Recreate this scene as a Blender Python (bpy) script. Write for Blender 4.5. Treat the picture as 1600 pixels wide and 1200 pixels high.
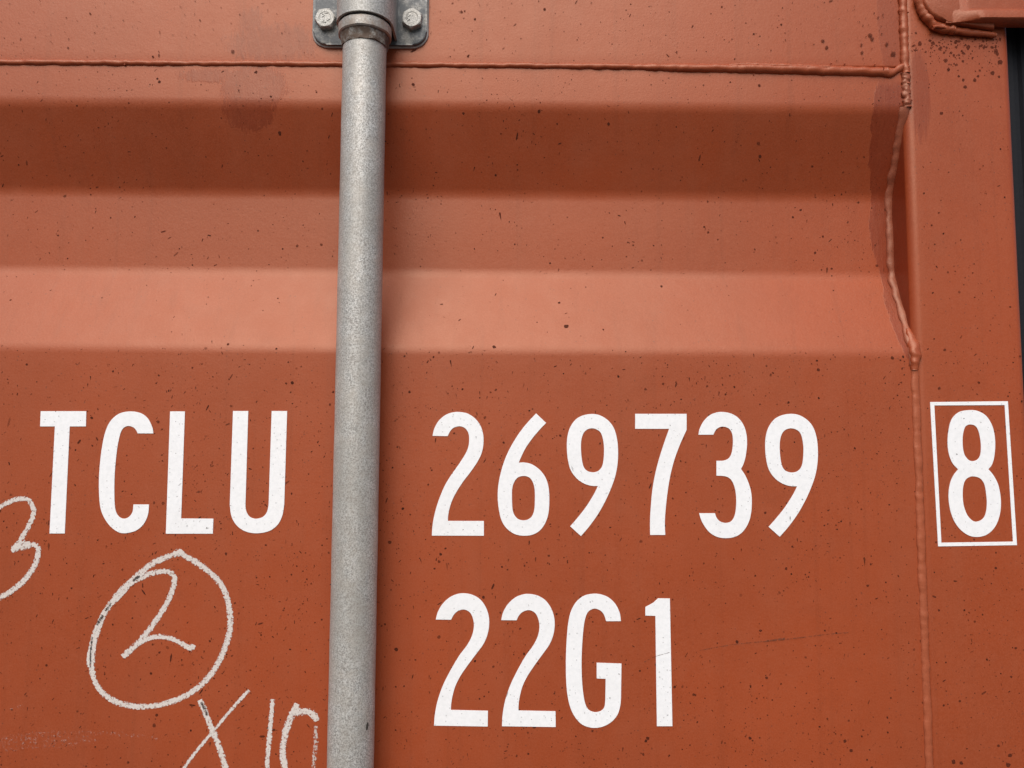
import bpy, bmesh, math, random
from mathutils import Vector, Matrix, noise, geometry

random.seed(11)
scene = bpy.context.scene
for o in list(bpy.data.objects):
    bpy.data.objects.remove(o)

# ------------------------------------------------------------------ camera
F_PX = 1202.0                       # focal length in pixels of the 1600 px wide photograph
PITCH, YAW, ROLL = math.radians(4.5), math.radians(0.25), 0.0042
DIST = 0.643
GROUND = -2.05                      # the yard, seen from the origin in the middle of the picture
fwd = Vector((math.sin(YAW) * math.cos(PITCH), math.cos(YAW) * math.cos(PITCH), math.sin(PITCH)))
right = fwd.cross(Vector((0, 0, 1))).normalized()
up = right.cross(fwd).normalized()
# camera rolled a little anticlockwise, so level lines sink to the right
right, up = (right * math.cos(ROLL) + up * math.sin(ROLL)), (up * math.cos(ROLL) - right * math.sin(ROLL))
CAM = -fwd * DIST
cam_d = bpy.data.cameras.new('camera')
cam_d.sensor_width = 36.0
cam_d.lens = F_PX / 1600 * 36.0
cam_d.clip_start = 0.02
cam_d.clip_end = 2000
cam_o = bpy.data.objects.new('camera', cam_d)
scene.collection.objects.link(cam_o)
R = Matrix((right, up, -fwd)).transposed().to_4x4()
cam_o.matrix_world = Matrix.Translation(CAM) @ R
scene.camera = cam_o
scene.render.resolution_x, scene.render.resolution_y = 1024, 768

# ------------------------------------------------------------------ sky, sun, exposure
SUN_EL, SUN_AZ = math.radians(47), math.radians(192)      # azimuth clockwise from +Y: behind the camera, to its left
world = bpy.data.worlds.new('World')
scene.world = world
world.use_nodes = True
wn = world.node_tree.nodes
wl = world.node_tree.links
sky = wn.new('ShaderNodeTexSky')
sky.sky_type = 'NISHITA'
sky.sun_disc = False
sky.sun_elevation = SUN_EL
sky.sun_rotation = SUN_AZ
sky.air_density = 1.0
sky.dust_density = 3.0
sky.ozone_density = 0.6
bg = wn['Background']
bg.inputs['Strength'].default_value = 0.05
wl.new(sky.outputs['Color'], bg.inputs['Color'])
sun_d = bpy.data.lights.new('sun', 'SUN')
sun_d.energy = 1.5
sun_d.angle = math.radians(55)
sun_d.color = (1.0, 0.97, 0.93)
sun_o = bpy.data.objects.new('sun', sun_d)
scene.collection.objects.link(sun_o)
sdir = Vector((math.sin(SUN_AZ) * math.cos(SUN_EL), math.cos(SUN_AZ) * math.cos(SUN_EL), math.sin(SUN_EL)))
sun_o.rotation_euler = sdir.to_track_quat('Z', 'Y').to_euler()
sun_o.location = sdir * 5
vs = scene.view_settings
vs.view_transform = 'Standard'
vs.look = 'None'
vs.gamma = 1.0
vs.use_curve_mapping = False
vs.exposure = 0.95


# ------------------------------------------------------------------ measuring helpers
def at(px, py, y=0.0):
    """point of the plane Y = y that a pixel of the 1600x1200 photograph shows"""
    d = fwd * F_PX + right * (px - 800) - up * (py - 600)
    t = (y - CAM.y) / d.y
    return CAM + d * t


# door panel section: outer face Y=0, recess DEPTH behind it
DEPTH = 0.031
TILT = -0.0025                                   # the panel hangs a hair out of level
Z1 = at(800, 165, 0).z                           # recess begins (upper fold)
Z2 = at(800, 305, DEPTH).z
Z3 = at(800, 428, DEPTH).z
Z4 = at(800, 546, 0).z                           # recess ends (lower fold)
FOLD = [(Z1, 0.0), (Z2, DEPTH), (Z3, DEPTH), (Z4, 0.0)]
PITCH_Z = 0.62
folds = []
for k in range(3):                               # the same fold again further down the leaf
    folds += [(z - k * PITCH_Z, y) for z, y in FOLD]


def rounded_profile(pts, r, n=8):
    out = [pts[0]]
    for i in range(1, len(pts) - 1):
        p0, p1, p2 = Vector(pts[i - 1]), Vector(pts[i]), Vector(pts[i + 1])
        a, b = (p0 - p1).normalized(), (p2 - p1).normalized()
        ang = math.acos(max(-1, min(1, -a.dot(b))))
        t = r * math.tan(ang / 2)
        q0, q2 = p1 + a * t, p1 + b * t
        for j in range(n + 1):
            s = j / n
            q = q0 * (1 - s) ** 2 + p1 * 2 * s * (1 - s) + q2 * s * s
            out.append((q.x, q.y))
    out.append(pts[-1])
    return out


Z_RAIL = at(760, 104).z                          # weld between top rail and panel
Z_LEAF_TOP, Z_LEAF_BOT = Z_RAIL + 0.13, GROUND + 0.26
X_S = at(1422, 350, -0.0005).x                   # side wall of the stile
X_R = at(1593, 350, -0.0005).x                   # outer edge of the stile
X_L = X_R - 1.14                                 # other edge of the leaf
section = rounded_profile([(Z_RAIL, 0.0)] + folds + [(Z_LEAF_BOT + 0.11, 0.0)], 0.027)


def panel_y(x, z):
    zz = z - TILT * x
    for (za, ya), (zb, yb) in zip(section, section[1:]):
        if za >= zz >= zb and za > zb:
            return ya + (yb - ya) * (za - zz) / (za - zb)
    return 0.0


def wob(x, z):
    """hand-high waves of rolled sheet"""
    return 0.0008 * noise.noise(Vector((x * 5.0, z * 7.0, 3.1))) + 0.00022 * noise.noise(Vector((x * 17.0, z * 21.0, 7.7)))


def surf(x, z):
    if x > X_S:
        return -0.0005
    return panel_y(x, z) + wob(x, z)


def hit(px, py):
    """point of the door surface that a pixel shows"""
    y = 0.0
    p = at(px, py, y)
    for _ in range(25):
        y = 0.5 * y + 0.5 * surf(p.x, p.z)
        p = at(px, py, y)
    return p


def normal(x, z):
    e = 0.0015
    dz = (surf(x, z + e) - surf(x, z - e)) / (2 * e)
    return Vector((0, -1, dz)).normalized()


# ------------------------------------------------------------------ object helpers
COL = scene.collection


def empty(name, loc, label, cat):
    o = bpy.data.objects.new(name, None)
    o.empty_display_size = 0.05
    COL.objects.link(o)
    o.location = loc
    o['label'] = label
    o['category'] = cat
    return o


def obj(name, verts, faces, m, parent=None, smooth=False, label=None, uv=None):
    me = bpy.data.meshes.new(name)
    me.from_pydata([tuple(v) for v in verts], [], faces)
    me.materials.append(m)
    if smooth:
        me.polygons.foreach_set('use_smooth', [True] * len(me.polygons))
    if uv:
        l = me.uv_layers.new(name='UVMap')
        for lp in me.loops:
            l.data[lp.index].uv = uv[lp.vertex_index]
    me.update()
    o = bpy.data.objects.new(name, me)
    COL.objects.link(o)
    if parent:
        o.parent = parent
        root = parent
        while root.parent:
            root = root.parent
        o.matrix_parent_inverse = (Matrix.Translation(root.location)).inverted() if parent == root else Matrix()
    if label:
        o['label'] = label
    return o


def from_bm(name, bm, m, parent=None, smooth=False, label=None, autosmooth=None):
    bmesh.ops.recalc_face_normals(bm, faces=bm.faces)
    me = bpy.data.meshes.new(name)
    bm.to_mesh(me)
    bm.free()
    me.materials.append(m)
    if smooth:
        me.polygons.foreach_set('use_smooth', [True] * len(me.polygons))
        if autosmooth:
            me.set_sharp_from_angle(angle=autosmooth)
    o = bpy.data.objects.new(name, me)
    COL.objects.link(o)
    if parent:
        o.parent = parent
        if parent.type == 'EMPTY':
            o.matrix_parent_inverse = Matrix.Translation(parent.location).inverted()
    if label:
        o['label'] = label
    return o


def tube_data(path, rad, seg=12, rough=0.0, freq=200.0, flat=1.0, seed=0.0, ripple=0.0, rip_len=0.003):
    """bead along a path; rad(i, t) gives the radius; flat squashes it along Y"""
    V, Fc = [], []
    n = len(path)
    s = 0.0
    for i, p in enumerate(path):
        a = path[max(0, i - 1)]
        b = path[min(n - 1, i + 1)]
        t = (b - a).normalized()
        if i:
            s += (p - path[i - 1]).length
        side = t.cross(Vector((0, 1, 0)))
        if side.length < 0.05:
            side = Vector((1, 0, 0))
        side.normalize()
        nrm = side.cross(t).normalized()
        r = rad(i / (n - 1))
        r *= 1 + ripple * math.sin(s / rip_len * 2 * math.pi + 1.2 * noise.noise(Vector((s * 60, seed, 0))))
        for k in range(seg):
            an = 2 * math.pi * k / seg
            q = side * math.cos(an) + nrm * math.sin(an) * flat
            w = p + q * r
            if rough:
                w += q * rough * noise.noise(Vector((w.x * freq + seed, w.y * freq, w.z * freq)))
            V.append(w)
    for i in range(n - 1):
        for k in range(seg):
            k2 = (k + 1) % seg
            Fc.append((i * seg + k, i * seg + k2, (i + 1) * seg + k2, (i + 1) * seg + k))
    Fc.append(tuple(range(seg)))
    Fc.append(tuple(reversed(range((n - 1) * seg, n * seg))))
    return V, Fc


def catmull(pts, step):
    pts = [Vector(p) for p in pts]
    out = []
    for i in range(len(pts) - 1):
        p0 = pts[max(0, i - 1)]
        p1, p2 = pts[i], pts[i + 1]
        p3 = pts[min(len(pts) - 1, i + 2)]
        n = max(1, int((p2 - p1).length / step))
        for j in range(n):
            t = j / n
            out.append(0.5 * ((2 * p1) + (p2 - p0) * t + (2 * p0 - 5 * p1 + 4 * p2 - p3) * t * t + (3 * p1 - p0 - 3 * p2 + p3) * t ** 3))
    out.append(pts[-1])
    return out


# ------------------------------------------------------------------ materials
class NT:
    def __init__(s, name):
        s.m = bpy.data.materials.new(name)
        s.m.use_nodes = True
        s.t = s.m.node_tree
        s.b = s.t.nodes['Principled BSDF']
        s.out = s.t.nodes['Material Output']
        s.co = s.t.nodes.new('ShaderNodeTexCoord').outputs['Object']

    def n(s, kind, **kw):
        nd = s.t.nodes.new(kind)
        for k, v in kw.items():
            setattr(nd, k, v)
        return nd

    def l(s, a, b):
        s.t.links.new(a, b)

    def put(s, sock, v):
        if hasattr(v, 'links') or isinstance(v, bpy.types.NodeSocket):
            s.l(v, sock)
        else:
            sock.default_value = v

    def math(s, op, a, b=0.0, c=0.0, clamp=False):
        nd = s.n('ShaderNodeMath', operation=op, use_clamp=clamp)
        for i, v in enumerate((a, b, c)):
            s.put(nd.inputs[i], v)
        return nd.outputs[0]

    def noise(s, scale, detail=3.0, rough=0.55, vec=None, dist=0.0):
        nd = s.n('ShaderNodeTexNoise')
        nd.inputs['Scale'].default_value = scale
        nd.inputs['Detail'].default_value = detail
        nd.inputs['Roughness'].default_value = rough
        nd.inputs['Distortion'].default_value = dist
        s.l(vec or s.co, nd.inputs['Vector'])
        return nd.outputs['Fac']

    def scaled(s, v):
        nd = s.n('ShaderNodeVectorMath', operation='MULTIPLY')
        s.l(s.co, nd.inputs[0])
        nd.inputs[1].default_value = v
        return nd.outputs[0]

    def step(s, v, lo, hi):
        nd = s.n('ShaderNodeMapRange', interpolation_type='SMOOTHSTEP')
        nd.inputs['From Min'].default_value = lo
        nd.inputs['From Max'].default_value = hi
        s.l(v, nd.inputs['Value'])
        return nd.outputs['Result']

    def mix(s, f, a, b, blend='MIX'):
        nd = s.n('ShaderNodeMix', data_type='RGBA', blend_type=blend)
        s.put(nd.inputs['Factor'], f)
        for sock, v in ((nd.inputs[6], a), (nd.inputs[7], b)):
            s.put(sock, (*v, 1.0) if isinstance(v, tuple) and len(v) == 3 else v)
        return nd.outputs[2]

    def bump(s, h, strength, dist, prev=None):
        nd = s.n('ShaderNodeBump')
        nd.inputs['Strength'].default_value = strength
        nd.inputs['Distance'].default_value = dist
        s.l(h, nd.inputs['Height'])
        if prev:
            s.l(prev, nd.inputs['Normal'])
        return nd.outputs['Normal']


RED = (0.310, 0.0530, 0.0140)


def curve_of(nt, v, pts, z0, z1, x0, x1):
    """x = f(z) through measured points, as a curve node"""
    mr = nt.n('ShaderNodeMapRange')
    mr.inputs['From Min'].default_value = z0
    mr.inputs['From Max'].default_value = z1
    nt.l(v, mr.inputs['Value'])
    fc = nt.n('ShaderNodeFloatCurve')
    cu = fc.mapping.curves[0]
    P = sorted(((z - z0) / (z1 - z0), (x - x0) / (x1 - x0)) for z, x in pts)
    cu.points[0].location = P[0]
    cu.points[1].location = P[-1]
    for p in P[1:-1]:
        cu.points.new(*p)
    fc.mapping.update()
    nt.l(mr.outputs['Result'], fc.inputs['Value'])
    return nt.math('MULTIPLY_ADD', fc.outputs['Value'], x1 - x0, x0)


def paint_material(name, patches=None, tint=RED, grain=1.0):
    nt = NT(name)
    big = nt.noise(3.5, 4, 0.55)
    mid = nt.noise(42, 5, 0.6)
    fine = nt.noise(760, 3, 0.7)
    streak = nt.noise(1.0, 4, 0.6, nt.scaled((95.0, 30.0, 1.6)))
    c = nt.mix(nt.step(big, 0.3, 0.7), tuple(v * 0.91 for v in tint), tuple(v * 1.09 for v in tint))
    c = nt.mix(nt.math('MULTIPLY', nt.step(mid, 0.45, 0.75), 0.22), c, (0.34, 0.076, 0.030))
    c = nt.mix(nt.math('MULTIPLY', nt.step(streak, 0.52, 0.74), 0.26), c, tuple(v * 0.62 for v in tint))
    wide = nt.noise(1.0, 5, 0.62, nt.scaled((16.0, 8.0, 2.2)), 0.5)
    c = nt.mix(nt.math('MULTIPLY', nt.step(wide, 0.45, 0.72), 0.22), c, (0.31, 0.078, 0.034))
    grime = nt.noise(14, 6, 0.7, None, 0.8)
    c = nt.mix(nt.math('MULTIPLY', nt.step(grime, 0.54, 0.72), 0.16), c, tuple(v * 0.55 for v in tint))
    c = nt.mix(nt.math('MULTIPLY', nt.step(fine, 0.35, 0.70), 0.30), c, (0.40, 0.100, 0.046))
    # very fine dirt, below the size of the modelled specks
    vo = nt.n('ShaderNodeTexVoronoi', feature='F1')
    vo.inputs['Scale'].default_value = 240
    nt.l(nt.co, vo.inputs['Vector'])
    sel = nt.n('ShaderNodeSeparateColor')
    nt.l(vo.outputs['Color'], sel.inputs['Color'])
    dot = nt.math('MULTIPLY', nt.math('LESS_THAN', vo.outputs['Distance'], nt.math('MULTIPLY', sel.outputs[1], 0.16)),
                  nt.math('GREATER_THAN', sel.outputs[0], 0.62))
    c = nt.mix(nt.math('MULTIPLY', dot, 0.55), c, (0.13, 0.035, 0.02))
    rough = nt.math('MULTIPLY_ADD', mid, 0.18, 0.33)
    h = nt.math('ADD', nt.math('MULTIPLY', nt.noise(520, 3, 0.6), 0.7), nt.math('MULTIPLY', nt.noise(150, 2, 0.5), 0.6))
    nb = nt.bump(h, 0.22 * grain, 0.0006)
    if patches:
        mask, height = patches(nt)
        c = nt.mix(mask, c, nt.mix(1.0, c, (0.64, 0.48, 0.47), 'MULTIPLY'))
        nb = nt.bump(height, 0.25, 0.0004, nb)
        rough = nt.math('MULTIPLY_ADD', mask, -0.04, rough)
    nt.l(c, nt.b.inputs['Base Color'])
    nt.put(nt.b.inputs['Roughness'], rough)
    nt.b.inputs['Specular IOR Level'].default_value = 0.68
    nt.b.inputs['Specular Tint'].default_value = (1.0, 0.77, 0.60, 1)
    nt.l(nb, nt.b.inputs['Normal'])
    return nt.m


def xyz(nt):
    sp = nt.n('ShaderNodeSeparateXYZ')
    nt.l(nt.co, sp.inputs[0])
    return sp.outputs


def ellipse(nt, X, Z, px, py, rx, ry, depth=0.0):
    c = at(px, py, depth)
    k = 1 / 1900.0
    a = nt.math('POWER', nt.math('DIVIDE', nt.math('SUBTRACT', X, c.x), rx * k), 2.0)
    b = nt.math('POWER', nt.math('DIVIDE', nt.math('SUBTRACT', Z, c.z), ry * k), 2.0)
    return nt.math('SUBTRACT', 1.0, nt.math('ADD', a, b))


def panel_patches(nt):
    X, Y, Z = xyz(nt)
    wv = nt.math('MULTIPLY', nt.math('SUBTRACT', nt.noise(70, 4, 0.6), 0.5), 0.012)
    brush = nt.noise(1.0, 4, 0.65, nt.scaled((430.0, 200.0, 40.0)), 0.4)
    # brushed touch-up along the seam with the stile
    L = [(1372, 128), (1366, 150), (1364, 175), (1361, 205), (1358, 240), (1359, 275), (1361, 310), (1359, 345), (1363, 385),
         (1369, 408), (1375, 428), (1381, 465), (1394, 510), (1410, 545), (1423, 566)]
    pts = [(p.z, p.x) for p in (hit(*q) for q in L)]
    z0, z1 = min(p[0] for p in pts), max(p[0] for p in pts)
    xl = curve_of(nt, Z, pts, z0, z1, 0.26, 0.36)
    fr = nt.math('MULTIPLY', nt.math('SUBTRACT', brush, 0.5), 0.009)
    m1 = nt.step(nt.math('ADD', nt.math('SUBTRACT', X, xl), fr), -0.0004, 0.0004)
    inz = nt.math('MULTIPLY', nt.step(nt.math('ADD', Z, wv), z0 - 0.002, z0 + 0.001),
                  nt.math('SUBTRACT', 1.0, nt.step(nt.math('ADD', Z, wv), z1 - 0.006, z1 + 0.004)))
    m1 = nt.math('MULTIPLY', m1, inz)
    # blotch brushed under the weld, beside the rod
    e1 = ellipse(nt, X, Z, 396, 138, 64, 50)
    e2 = ellipse(nt, X, Z, 392, 176, 52, 38, 0.008)
    e3 = ellipse(nt, X, Z, 330, 118, 80, 18)
    e = nt.math('MAXIMUM', nt.math('MAXIMUM', e1, e2), nt.math('SUBTRACT', e3, 0.25))
    br2 = nt.noise(1.0, 5, 0.7, nt.scaled((300.0, 120.0, 60.0)), 1.2)
    e = nt.math('ADD', e, nt.math('MULTIPLY', nt.math('SUBTRACT', br2, 0.5), 1.7))
    m2 = nt.math('MULTIPLY', nt.step(e, 0.20, 0.50), nt.math('MULTIPLY_ADD', br2, 1.1, 0.15))
    # thin drip under the corner of the weld
    d = ellipse(nt, X, Z, 1381, 140, 3.2, 30)
    m3 = nt.math('MULTIPLY', nt.step(d, 0.0, 0.35), 0.55)
    m = nt.math('MAXIMUM', nt.math('MAXIMUM', m1, m2), m3, clamp=True)
    return nt.math('MULTIPLY', m, nt.math('MULTIPLY_ADD', brush, 0.75, 0.42)), nt.math('MULTIPLY', m, nt.math('ADD', brush, br2))


def rail_patches(nt):
    X, Y, Z = xyz(nt)
    br = nt.noise(1.0, 3, 0.65, nt.scaled((280.0, 100.0, 65.0)), 1.2)
    n2 = nt.math('MULTIPLY', nt.math('SUBTRACT', br, 0.5), 2.0)
    e1 = ellipse(nt, X, Z, 425, 66, 95, 42)
    e2 = ellipse(nt, X, Z, 392, 30, 26, 28)
    m2 = nt.math('MULTIPLY', nt.step(nt.math('ADD', nt.math('MAXIMUM', e1, e2), n2), 0.15, 0.75), nt.math('MULTIPLY_ADD', br, 0.9, 0.15))
    e3 = ellipse(nt, X, Z, 1392, 20, 24, 120)
    m3 = nt.math('MULTIPLY', nt.step(nt.math('ADD', e3, nt.math('MULTIPLY', n2, 0.25)), 0.05, 0.2), 0.42)
    m = nt.math('MAXIMUM', m2, m3)
    return m, nt.math('MULTIPLY', m, br)


def stile_patches(nt):
    X, Y, Z = xyz(nt)
    br = nt.noise(1.0, 3, 0.65, nt.scaled((420.0, 100.0, 16.0)), 0.3)
    n2 = nt.math('MULTIPLY', nt.math('SUBTRACT', br, 0.5), 1.5)
    e1 = ellipse(nt, X, Z, 1436, 148, 22, 92)
    m1 = nt.math('MULTIPLY', nt.step(nt.math('ADD', e1, n2), 0.15, 0.55), 0.55)
    # touch-up on the side wall of the tube, inside the recess
    za, zb = at(1420, 190, 0.01).z, at(1430, 556, 0.0).z
    ins = nt.math('MULTIPLY', nt.step(Y, 0.0045, 0.0065),
                  nt.math('MULTIPLY', nt.step(Z, zb, zb + 0.01), nt.math('SUBTRACT', 1.0, nt.step(Z, za - 0.02, za + 0.02))))
    m = nt.math('MAXIMUM', m1, nt.math('MULTIPLY', ins, 0.9))
    return m, nt.math('MULTIPLY', m, br)


M_PANEL = paint_material('red_paint_panel', panel_patches)
M_RAIL = paint_material('red_paint_rail', rail_patches)
M_STILE = paint_material('red_paint_stile', stile_patches)
M_BEAD = paint_material('red_paint_weld', None, (0.305, 0.058, 0.020), 1.4)
M_BEAD3 = paint_material('worn_paint_weld', None, (0.36, 0.085, 0.036), 1.6)
M_BEAD2 = paint_material('touched_up_weld', None, (0.255, 0.066, 0.034), 1.8)
M_HINGE = paint_material('red_paint_hinge', None, (0.295, 0.055, 0.018), 2.2)


def white_material():
    nt = NT('white_vinyl')
    a = nt.noise(260, 4, 0.65)
    b = nt.noise(30, 3, 0.5)
    vo = nt.n('ShaderNodeTexVoronoi')
    vo.inputs['Scale'].default_value = 330
    nt.l(nt.co, vo.inputs['Vector'])
    sel = nt.n('ShaderNodeSeparateColor')
    nt.l(vo.outputs['Color'], sel.inputs['Color'])
    dot = nt.math('MULTIPLY', nt.math('LESS_THAN', vo.outputs['Distance'], nt.math('MULTIPLY', sel.outputs[1], 0.24)),
                  nt.math('GREATER_THAN', sel.outputs[0], 0.70))
    c = nt.mix(nt.step(a, 0.35, 0.75), (0.90, 0.90, 0.91), (0.83, 0.835, 0.845))
    c = nt.mix(nt.math('MULTIPLY', nt.step(b, 0.5, 0.8), 0.20), c, (0.74, 0.72, 0.70))
    c = nt.mix(nt.math('MULTIPLY', dot, 0.35), c, (0.28, 0.27, 0.26))
    nt.l(c, nt.b.inputs['Base Color'])
    nt.b.inputs['Roughness'].default_value = 0.5
    nt.l(nt.bump(nt.noise(420, 3, 0.6), 0.12, 0.0005), nt.b.inputs['Normal'])
    return nt.m


M_WHITE = white_material()


def chalk_material(name, thr, amount=1.0, col=(0.68, 0.60, 0.55)):
    nt = NT(name)
    uv = nt.t.nodes['Texture Coordinate'].outputs['UV']
    sp = nt.n('ShaderNodeSeparateXYZ')
    nt.l(uv, sp.inputs[0])
    v = nt.math('ABSOLUTE', sp.outputs[1])
    grain = nt.noise(520, 5, 0.8)
    # the crayon skips along the stroke
    comb = nt.n('ShaderNodeCombineXYZ')
    nt.l(nt.math('MULTIPLY', sp.outputs[0], 26.0), comb.inputs[0])
    nt.l(nt.math('MULTIPLY', sp.outputs[1], 3.0), comb.inputs[1])
    skip = nt.noise(1.0, 3, 0.6, comb.outputs[0])
    edge = nt.math('SUBTRACT', 1.0, nt.math('POWER', v, 2.4))
    k = nt.math('ADD', nt.math('MULTIPLY', grain, 2.6), nt.math('ADD', nt.math('MULTIPLY', edge, 0.75), nt.math('MULTIPLY', skip, 0.75)))
    al = nt.math('MULTIPLY', nt.step(k, thr, thr + 0.16), amount)
    c = nt.mix(nt.step(grain, 0.3, 0.7), tuple(x * 0.88 for x in col), col)
    nt.l(c, nt.b.inputs['Base Color'])
    nt.b.inputs['Roughness'].default_value = 0.8
    nt.l(al, nt.b.inputs['Alpha'])
    nt.l(nt.bump(grain, 0.3, 0.0004), nt.b.inputs['Normal'])
    return nt.m


M_CHALK = chalk_material('cream_crayon', 2.06, 0.95, (0.72, 0.65, 0.60))
M_FAINT = chalk_material('faint_crayon', 2.56, 0.22)
M_SCRATCH = chalk_material('dark_scuff', 2.2, 0.55, (0.10, 0.05, 0.03))
M_SMEAR = chalk_material('black_smear', 2.25, 0.85, (0.05, 0.035, 0.03))


def galv_material(name, base=0.42, warm=0.0, rust=False, dark=False):
    nt = NT(name)
    f = nt.noise(900, 4, 0.75)
    f2 = nt.noise(430, 3, 0.6)
    m = nt.noise(55, 4, 0.6)
    b = nt.noise(1.0, 5, 0.6, nt.scaled((60.0, 60.0, 5.0)))
    c = nt.mix(nt.step(f, 0.38, 0.60), (base * 0.42, base * 0.41, base * 0.385), (base * 1.42, base * 1.405, base * 1.35))
    c = nt.mix(nt.math('MULTIPLY', nt.step(f2, 0.45, 0.72), 0.35), c, (base * 0.72, base * 0.70, base * 0.66))
    c = nt.mix(nt.math('MULTIPLY', nt.step(m, 0.42, 0.68), 0.40), c, (base * 1.08, base * 0.99, base * 0.86))
    c = nt.mix(nt.math('MULTIPLY', nt.step(b, 0.42, 0.70), 0.35), c, (base * 0.78, base * 0.74, base * 0.66))
    pat = nt.noise(20, 5, 0.65, None, 0.6)
    c = nt.mix(nt.math('MULTIPLY', nt.step(pat, 0.35, 0.65), 0.42), c, (base * 0.70, base * 0.67, base * 0.60))
    if warm:
        wn_ = nt.noise(90, 5, 0.7)
        c = nt.mix(nt.math('MULTIPLY', nt.step(wn_, 0.30, 0.62), warm), c, (0.30, 0.235, 0.185))
    if dark:
        bl = nt.noise(75, 4, 0.7)
        c = nt.mix(nt.math('MULTIPLY', nt.step(bl, 0.34, 0.54), 0.9), c, (base * 0.26, base * 0.28, base * 0.30))
    if rust:
        rr = nt.noise(120, 4, 0.7)
        c = nt.mix(nt.step(rr, 0.28, 0.56), c, (0.105, 0.070, 0.050))
    nt.l(c, nt.b.inputs['Base Color'])
    nt.b.inputs['Metallic'].default_value = 0.25
    nt.put(nt.b.inputs['Roughness'], nt.math('MULTIPLY_ADD', f2, 0.2, 0.40))
    if rust:
        nt.b.inputs['Roughness'].links and nt.t.links.remove(nt.b.inputs['Roughness'].links[0])
        nt.b.inputs['Roughness'].default_value = 0.85
        nt.b.inputs['Metallic'].default_value = 0.0
    nt.l(nt.bump(f2, 0.22 if not rust else 0.8, 0.0005), nt.b.inputs['Normal'])
    return nt.m


M_GALV = galv_material('galvanised_tube', 0.50, warm=0.22)
M_GALV2 = galv_material('galvanised_casting', 0.46)
M_PLATE = galv_material('galvanised_plate', 0.32, dark=True)
M_COLLAR = galv_material('stained_collar', 0.44, warm=0.85)
M_BOLT = galv_material('zinc_bolt', 0.46)
M_WELD = galv_material('rusty_weld', 0.34, rust=True)


def rubber():
    nt = NT('black_rubber')
    n = nt.noise(300, 3, 0.6)
    c = nt.mix(n, (0.0045, 0.005, 0.0075), (0.011, 0.012, 0.017))
    d = nt.noise(900, 2, 0.5)
    c = nt.mix(nt.math('MULTIPLY', nt.step(d, 0.70, 0.78), 0.3), c, (0.10, 0.10, 0.10))
    nt.l(c, nt.b.inputs['Base Color'])
    nt.b.inputs['Specular IOR Level'].default_value = 0.25
    nt.b.inputs['Roughness'].default_value = 0.7
    nt.l(nt.bump(n, 0.2, 0.0005), nt.b.inputs['Normal'])
    return nt.m


M_RUBBER = rubber()


def speck_material():
    nt = NT('dirt_specks')
    at_ = nt.n('ShaderNodeAttribute', attribute_name='tone')
    sp = nt.n('ShaderNodeSeparateColor')
    nt.l(at_.outputs['Color'], sp.inputs['Color'])
    c = nt.mix(sp.outputs[1], (0.050, 0.013, 0.006), (0.125, 0.026, 0.012))
    c = nt.mix(sp.outputs[2], c, (0.20, 0.20, 0.19))
    nt.l(c, nt.b.inputs['Base Color'])
    nt.l(sp.outputs[0], nt.b.inputs['Alpha'])
    nt.b.inputs['Roughness'].default_value = 0.8
    nt.b.inputs['Specular IOR Level'].default_value = 0.15
    return nt.m


M_SPECK = speck_material()


def ground_material():
    nt = NT('yard_asphalt')
    a = nt.noise(0.6, 6, 0.6)
    b = nt.noise(60, 4, 0.7)
    c = nt.mix(a, (0.040, 0.039, 0.037), (0.065, 0.063, 0.060))
    c = nt.mix(nt.math('MULTIPLY', b, 0.4), c, (0.05, 0.048, 0.046))
    nt.l(c, nt.b.inputs['Base Color'])
    nt.b.inputs['Roughness'].default_value = 0.9
    nt.l(nt.bump(b, 0.4, 0.004), nt.b.inputs['Normal'])
    return nt.m


# ------------------------------------------------------------------ the yard
g = obj('ground', [(-400, -400, GROUND), (400, -400, GROUND), (400, 400, GROUND), (-400, 400, GROUND)], [(0, 1, 2, 3)], ground_material())
g['kind'] = 'structure'

# ------------------------------------------------------------------ the door leaf
door = empty('container_door', (0, 0.02, Z_LEAF_BOT),
             'rust red steel shipping container door with white lettering and weld seams', 'container door')  # root of the door leaf alone; no container body is built

# folded panel sheet
xs = []
x = X_L + 0.09
while x < X_S - 0.0006:
    xs.append(x)
    x += 0.012
xs.append(X_S + 0.001)
prof = []
for (za, ya), (zb, yb) in zip(section, section[1:]):
    n = max(1, int(abs(za - zb) / 0.014))
    for j in range(n):
        prof.append((za + (zb - za) * j / n, ya + (yb - ya) * j / n))
prof.append(section[-1])
V, Fc, nc = [], [], len(xs)
for z, y in prof:
    for x in xs:
        V.append((x, y + wob(x, z), z + TILT * x))
for i in range(len(prof) - 1):
    for j in range(nc - 1):
        a = i * nc + j
        Fc.append((a, a + nc, a + nc + 1, a + 1))
nf = len(V)                                        # back of the 2 mm sheet
V += [(v[0], v[1] + 0.002, v[2]) for v in V]
Fc += [tuple(nf + q for q in reversed(f)) for f in list(Fc)]
obj('panel', V, Fc, M_PANEL, door, smooth=True)


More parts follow.
